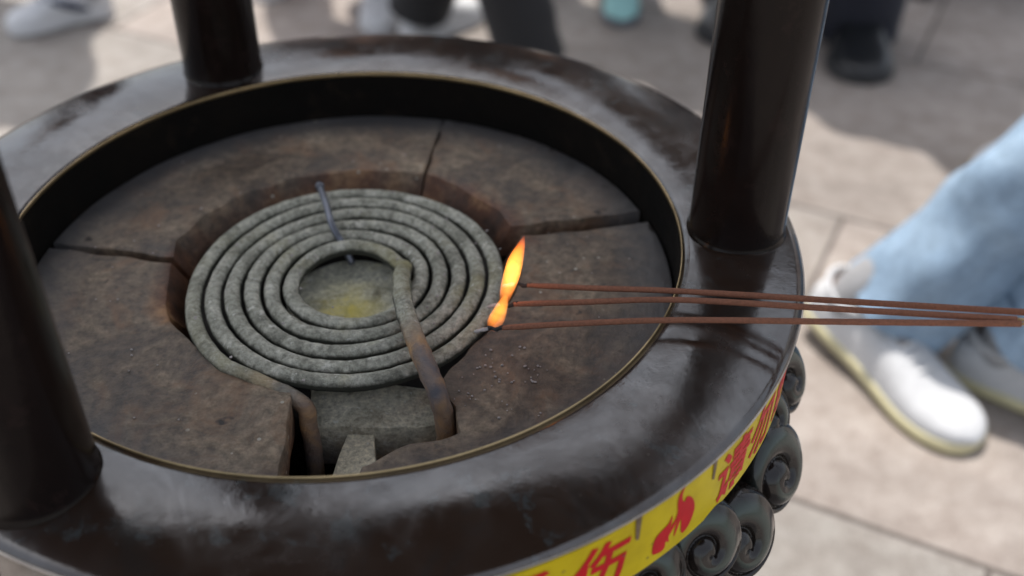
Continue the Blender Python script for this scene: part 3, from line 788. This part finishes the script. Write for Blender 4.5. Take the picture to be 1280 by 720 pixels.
def ik(hip, ank, a, b, fwd):
    d = ank-hip; D = min(d.length, (a+b)*.999); u = d.normalized()
    x = (a*a-b*b+D*D)/(2*D); h = math.sqrt(max(0, a*a-x*x))
    n = (fwd-u*fwd.dot(u)).normalized()
    return hip+u*x+n*h
def make_person(label, feet, yaw, pants, topm, upper, sole, hairlen=.1, H=1.68, hem=.09, knee=.085, pant_h=.06, bag=None, group='visitors around the furnace', lean=0.0, lace='lace', shoeL=.27, hips=None, patch=None, knees=None, hemoff=None, arms=0, amp=.006, thigh=.095, wide=1.0):
    """feet: [(heel xyz ground, yaw, pitch)] * 2 (left, right)"""
    cen = (Vector(feet[0][0])+Vector(feet[1][0]))/2
    fwd = Vector((math.cos(yaw), math.sin(yaw), 0)); lf = Vector((-math.sin(yaw), math.cos(yaw), 0)); up = Vector((0, 0, 1))
    root = thing('person', label, 'person', (cen.x, cen.y, 0), group)
    s = H/1.7
    ank = []
    for (hl, fy, pit), nm in zip(feet, ('left', 'right')):
        ank.append(make_shoe(root, Vector(hl), fy, shoeL, upper, sole, lace, pitch=pit, patch=patch, wide=wide))
    hc = Vector(hips) if hips else Vector((cen.x, cen.y, .90*s))+fwd*.10
    hip = [hc+lf*.095*s, hc-lf*.095*s]
    kn = [Vector(k) for k in knees] if knees else [ik(h, a, .44*s, .42*s, fwd) for h, a in zip(hip, ank)]
    # body: one continuous skinned figure
    chest = hc+up*.42*s+fwd*(lean*.4); neck = hc+up*.60*s+fwd*(lean*.6)+fwd*.01; head = neck+up*.17*s+fwd*.03
    pts = []; ed = []; rad = []
    def av(p, r, par=None):
        pts.append(tuple(p)); rad.append(r); i = len(pts)-1
        if par is not None: ed.append((par, i))
        return i
    pel = av(hc, (.125*s, .10*s)); wa = av(hc+up*.17*s, (.12*s, .085*s), pel); chs = av(chest, (.145*s, .10*s), wa)
    nb = av(neck-up*.03, (.055, .055), chs); nt_ = av(neck+up*.05, (.05, .05), nb)
    ho = [Vector(v) for v in hemoff] if hemoff else [Vector(), Vector()]
    for h, k_, a, of_ in zip(hip, kn, ank, ho):
        i = av(h-up*.05, (.085*s, .085*s), pel); i = av((h+k_)/2, (.075*s, .075*s), i); i = av(k_, (.055*s, .055*s), i)
        i = av(k_*.6+(a+of_)*.4, (.048*s, .048*s), i); i = av((k_*.2+(a+of_)*.8), (.034, .034), i); i = av(a, (.033, .033), i); av(a-up*.03+fwd*.01, (.033, .036), i)
    hands = []
    for sg, side in ((1, lf), (-1, -lf)):
        sh_ = chest+up*.10*s+side*.165*s
        el = sh_-up*.27*s+side*.05-fwd*.02; wr = el-up*.20*s+fwd*.10
        if arms: wr = el+fwd*.22+up*.02-side*.08
        i = av(sh_, (.052, .052), chs); i = av(el, (.040, .040), i); i = av(wr, (.025, .025), i)
        d = (wr-el).normalized(); pm = wr+d*.055; i = av(pm, (.030, .018), i)
        hands.append((sh_, el, wr))
        crs = d.cross(side).normalized()
        for q in range(4):
            off = crs*(.027-.018*q); l = (.068, .078, .072, .056)[q]
            b0 = av(pm+d*.030+off, (.0095, .0095), i); b1 = av(pm+d*(.03+l*.5)+off*1.05-side*.006, (.0088, .0088), b0); av(pm+d*(.03+l)+off*1.05-side*.020, (.0075, .0075), b1)
        t0 = av(pm-d*.02+crs*.036-side*.006, (.011, .011), i); t1 = av(pm+d*.012+crs*.055-side*.014, (.0095, .0095), t0); av(pm+d*.036+crs*.058-side*.022, (.008, .008), t1)
    off = origin_of(root)
    me = bpy.data.meshes.new('skel'); me.from_pydata([tuple(Vector(p)-off) for p in pts], ed, []); so = bpy.data.objects.new('skel', me); C.objects.link(so)
    so.modifiers.new('k', 'SKIN'); sv = me.skin_vertices[0].data
    for i, r in enumerate(rad): sv[i].radius = r
    sv[0].use_root = True
    sb = so.modifiers.new('s', 'SUBSURF'); sb.levels = 1; sb.render_levels = 1
    bpy.context.view_layer.update()
    bme = bpy.data.meshes.new_from_object(so.evaluated_get(bpy.context.evaluated_depsgraph_get()))
    Vb = [v.co+off for v in bme.vertices]; Fb = [tuple(p.vertices) for p in bme.polygons]
    bpy.data.objects.remove(so)
    # head with brow, nose, chin and ears
    Vh = []; Fh = []; nu, nv = 28, 20
    for j in range(nv+1):
        v = PI*j/nv
        for i in range(nu):
            u = 2*PI*i/nu; x = math.sin(v)*math.cos(u); y = math.sin(v)*math.sin(u); zz_ = math.cos(v)
            rx, ry, rz = .095, .076, .118
            px, py, pz = rx*x, ry*y, rz*zz_
            if zz_ < 0: py *= 1+.30*zz_; px *= 1+.12*zz_
            if x > 0:
                px += .024*math.exp(-((y/.16)**2))*math.exp(-(((zz_+.16)/.14)**2))          # nose
                px -= .010*math.exp(-(((abs(y)-.36)/.16)**2))*math.exp(-(((zz_-.02)/.10)**2))  # eye sockets
                px += .006*math.exp(-((y/.3)**2))*math.exp(-(((zz_+.52)/.07)**2))           # lips
            py += math.copysign(.014, y)*math.exp(-(((abs(y)-.98)/.10)**2))*math.exp(-(((zz_+.05)/.16)**2))*math.exp(-((x/.15)**2))
            Vh.append(head+fwd*px+lf*py+up*pz)
    for j in range(nv):
        for i in range(nu): Fh.append((j*nu+i, j*nu+(i+1) % nu, (j+1)*nu+(i+1) % nu, (j+1)*nu+i))
    Vb, Fb = join((Vb, Fb), (Vh, Fh)); mesh('body', Vb, Fb, M['skin'], root)
    for sg in (-1, 1):
        V, F = (limb([head+fwd*.074+lf*sg*.030+up*.003, head+fwd*.084+lf*sg*.029+up*.003], [.011, .006], 10, 2)); mesh('eye', V, F, M['hair'], root)
    # hair cap
    Vh = []; Fh = []
    for j in range(nv+1):
        v = PI*j/nv*.98
        for i in range(nu):
            u = 2*PI*i/nu; x = math.sin(v)*math.cos(u); y = math.sin(v)*math.sin(u); zz_ = math.cos(v)
            k = 1.12
            px, py, pz = .100*x*k, .082*y*k, .124*zz_*k
            if x > .15 and zz_ < .45: px *= .55; py *= .8
            if x < .15 and zz_ < -.2: pz -= hairlen*(-zz_)
            if zz_ < -.4: py *= .8
            Vh.append(head+fwd*(px-.006)+lf*py+up*pz)
    for j in range(nv):
        for i in range(nu): Fh.append((j*nu+i, j*nu+(i+1) % nu, (j+1)*nu+(i+1) % nu, (j+1)*nu+i))
    mesh('hair', Vh, Fh, M['hair'], root)
    for q, (k_, a) in enumerate(zip(kn, ank)):
        V, F = limb([a-up*.045, a, a*.35+(a+ho[q])*.65+up*.045, (a+ho[q])+(k_-a-ho[q]).normalized()*.10], [.036, .038, .039, .042], 18, 4, cap0=False, cap1=False, side=lf)
        mesh('sock', V, F, M['sock'], root)
    # trousers
    legs = []
    for q, (h, k_, a) in enumerate(zip(hip, kn, ank)):
        low = a+(k_-a).normalized()*(pant_h-.06)+(Vector(hemoff[q]) if hemoff else Vector())
        legs.append(limb([h+up*.03, h*.5+k_*.5, k_, k_*.5+low*.5, low], [thigh+.012, thigh, knee, (knee+hem)/2, hem], 40, 16, amp*1.2, 9, q*5, .95, cap1=False, side=lf))
        # inner fold of the hem, so that the leg opening has thickness
        legs.append(limb([low+(k_-low)*.12, low+(k_-low)*.002], [hem*.93, hem*.97], 28, 2, 0, 9, q*5, .95, cap0=False, cap1=False, side=lf))
    legs.append(loft([ring_pts(hc+up*(z*s), lf, fwd, rx*s, ry*s, 28, amp, 9, 3) for z, rx, ry in ((-.09, .12, .09), (-.05, .17, .115), (.02, .178, .12), (.08, .165, .11), (.14, .15, .10))]))
    V, F = join(*legs); tr = mesh('trousers', V, F, pants, root)
    # top with sleeves
    tp = [loft([ring_pts(hc+up*(z*s)+fwd*(lean*max(0, z)*.9), lf, fwd, rx*s, ry*s, 28, .006, 8, 1) for z, rx, ry in ((.02, .185, .135), (.10, .175, .125), (.22, .165, .118), (.36, .18, .13), (.46, .19, .13), (.52, .175, .115), (.565, .12, .09), (.59, .075, .07))], True, True)]
    for (a, b, c) in hands: tp.append(limb([a+up*.02, a*.5+b*.5, b, b*.35+c*.65], [.075, .062, .056, .045], 18, 6, .005, 14, 2, cap1=True, side=lf))
    V, F = join(*tp); mesh('shirt', V, F, topm, root)
    return root
def G(x, y, z=0): return Vector((x*U, y*U, z))
D = math.radians
# walking visitor in light blue jeans, on the right
make_person('walking person in loose light blue jeans and white canvas sneakers, right of the furnace',
            [(G(2.46, 1.92), D(-36), 0), (G(1.87, 2.26), D(-60), .14)], D(-28), M['denim'], M['white_cloth'], M['white_shoe'], M['cream_sole'],
            hairlen=.22, hem=.094, knee=.080, pant_h=.030, shoeL=.34, hemoff=[(.04, 0, .05), (.078, .0, .004)], hips=G(3.50, 1.75, .87), H=1.66, amp=.009, thigh=.100, knees=[G(3.16, 1.55, .45), G(2.99, 1.90, .53)])
make_person('standing person in black trousers and white sneakers, behind the back of the furnace',
            [(G(-.42, 5.28), D(51), 0), (G(.46, 4.78), D(-82), 0)], D(-75), M['black_cloth'], M['black_cloth'], M['white_shoe'], M['white_sole'],
            hem=.074, knee=.070, thigh=.085, pant_h=.06, hips=G(0.02, 4.95, .9))
make_person('person in pale trousers and white shoes with a red mark, left of the black trousers',
            [(G(-.70, 6.32), D(-85), 0), (G(-1.45, 6.9), D(-100), 0)], D(-90), M['pale_cloth'], M['grey_cloth'], M['white_shoe'], M['white_sole'], hem=.085, knee=.08, pant_h=.075, patch='red_mark')
make_person('standing person in teal running shoes with grey soles, left of the right post',
            [(G(1.24, 6.50), D(-95), 0), (G(.55, 7.25), D(-100), 0)], D(-97), M['grey_cloth'], M['grey_cloth'], M['teal_shoe'], M['grey_sole'], hem=.08, knee=.075, pant_h=.075)
make_person('standing person in dark trousers and polished black shoes, right of the right post',
            [(G(2.92, 5.72), D(-100), 0), (G(2.2, 6.25), D(-110), 0)], D(-100), M['navy_cloth'], M['grey_cloth'], M['black_leather'], M['dark_sole'], hem=.100, knee=.10, pant_h=.0, lace=None, shoeL=.31, wide=1.4)
make_person('standing person in navy and white sneakers at the far left of the square',
            [(G(-2.70, 5.90), D(211), 0), (G(-3.75, 6.85), D(200), 0)], D(205), M['grey_cloth'], M['navy_cloth'], M['white_shoe'], M['white_sole'], hem=.075, knee=.07, pant_h=.17, shoeL=.25, patch='navy_shoe', lace='navy_shoe', wide=1.2)
make_person('person in white sneakers with pale yellow soles, half hidden behind the blue jeans',
            [(G(3.93, 3.90), D(201), 0), (G(4.50, 3.10), D(205), 0)], D(203), M['denim'], M['pale_cloth'], M['white_shoe'], M['cream_sole'], hairlen=.2, hem=.075, knee=.07, pant_h=.06, hips=G(4.35, 3.65, .88))
make_person('person in light shoes in the shade at the top right of the square',
            [(G(3.72, 7.05), D(-100), 0), (G(4.35, 7.2), D(-80), 0)], D(-90), M['black_cloth'], M['pale_cloth'], M['white_shoe'], M['dark_sole'], hem=.08, knee=.075, pant_h=.07)

# unseen parasol, added so that its square cloth shades the paving on the right
PX, PY = 4.8, 10.05
t = thing('added_parasol', 'unseen square canvas parasol added to shade the paving at the back right', 'parasol', G(PX, PY, 0))
hw = 1.02
V = []; F = []
zc, ze = 2.75, 2.35
n = 12
for i in range(n+1):
    for j in range(n+1):
        a, b = 2*i/n-1, 2*j/n-1; m = max(abs(a), abs(b))
        V.append(G(PX, PY, zc+(ze-zc)*m-.03*math.sin(m*PI))+Vector((a*hw*1.25, b*hw*.95, 0)))
for i in range(n):
    for j in range(n): F.append((i*(n+1)+j, (i+1)*(n+1)+j, (i+1)*(n+1)+j+1, i*(n+1)+j+1))
o = mesh('canopy_cloth', V, F, M['grey_cloth'], t); so = o.modifiers.new('t', 'SOLIDIFY'); so.thickness = .004
V, F = tube([G(PX, PY, 0), G(PX, PY, 1.4), G(PX, PY, 2.73)], .028, 16); mesh('pole', V, F, M['rod'], t)
V, F = box(G(PX, PY, .06), (.5, .5, .12), 0, .015); mesh('base', V, F, M['dark_sole'], t)
for a, b in ((-1, -1), (1, -1), (1, 1), (-1, 1)):
    V, F = tube([G(PX, PY, 2.70), G(PX, PY, ze-.02)+Vector((a*hw*1.24, b*hw*.94, 0))], .008, 8); mesh('rib', V, F, M['rod'], t)

# ------------------------------------------------------------------ light
EL, AZx, AZy = 70.0, -.38, .92
sd = Vector((AZx, AZy, 0)).normalized()
sundir = Vector((sd.x*math.cos(D(EL)), sd.y*math.cos(D(EL)), math.sin(D(EL))))
sl = bpy.data.lights.new('sun', 'SUN'); sl.energy = 2.75; sl.angle = D(.6); sl.color = (1, .95, .88)
so = bpy.data.objects.new('sun', sl); C.objects.link(so)
so.rotation_euler = sundir.to_track_quat('Z', 'Y').to_euler(); so.location = (0, 0, 8)
w = bpy.data.worlds.new('World'); bpy.context.scene.world = w; w.use_nodes = True
nt = w.node_tree; bg = nt.nodes['Background']
sky = nt.nodes.new('ShaderNodeTexSky'); sky.sky_type = 'NISHITA'; sky.sun_disc = False
sky.sun_elevation = D(EL); sky.sun_rotation = math.atan2(sundir.x, sundir.y); sky.air_density = 1.2; sky.dust_density = 3.0; sky.ozone_density = 1.0
hs = nt.nodes.new('ShaderNodeHueSaturation'); hs.inputs['Saturation'].default_value = .42
nt.links.new(sky.outputs[0], hs.inputs['Color']); nt.links.new(hs.outputs[0], bg.inputs[0]); bg.inputs[1].default_value = .15

sc = bpy.context.scene
sc.view_settings.view_transform = 'Standard'; sc.view_settings.look = 'None'; sc.view_settings.gamma = 1; sc.view_settings.exposure = 0.70
sc.render.engine = 'CYCLES'
sc.cycles.use_denoising = True
sc.cycles.max_bounces = 8; sc.cycles.diffuse_bounces = 4; sc.cycles.glossy_bounces = 4; sc.cycles.transparent_max_bounces = 12
sc.render.resolution_x = 1024; sc.render.resolution_y = 576
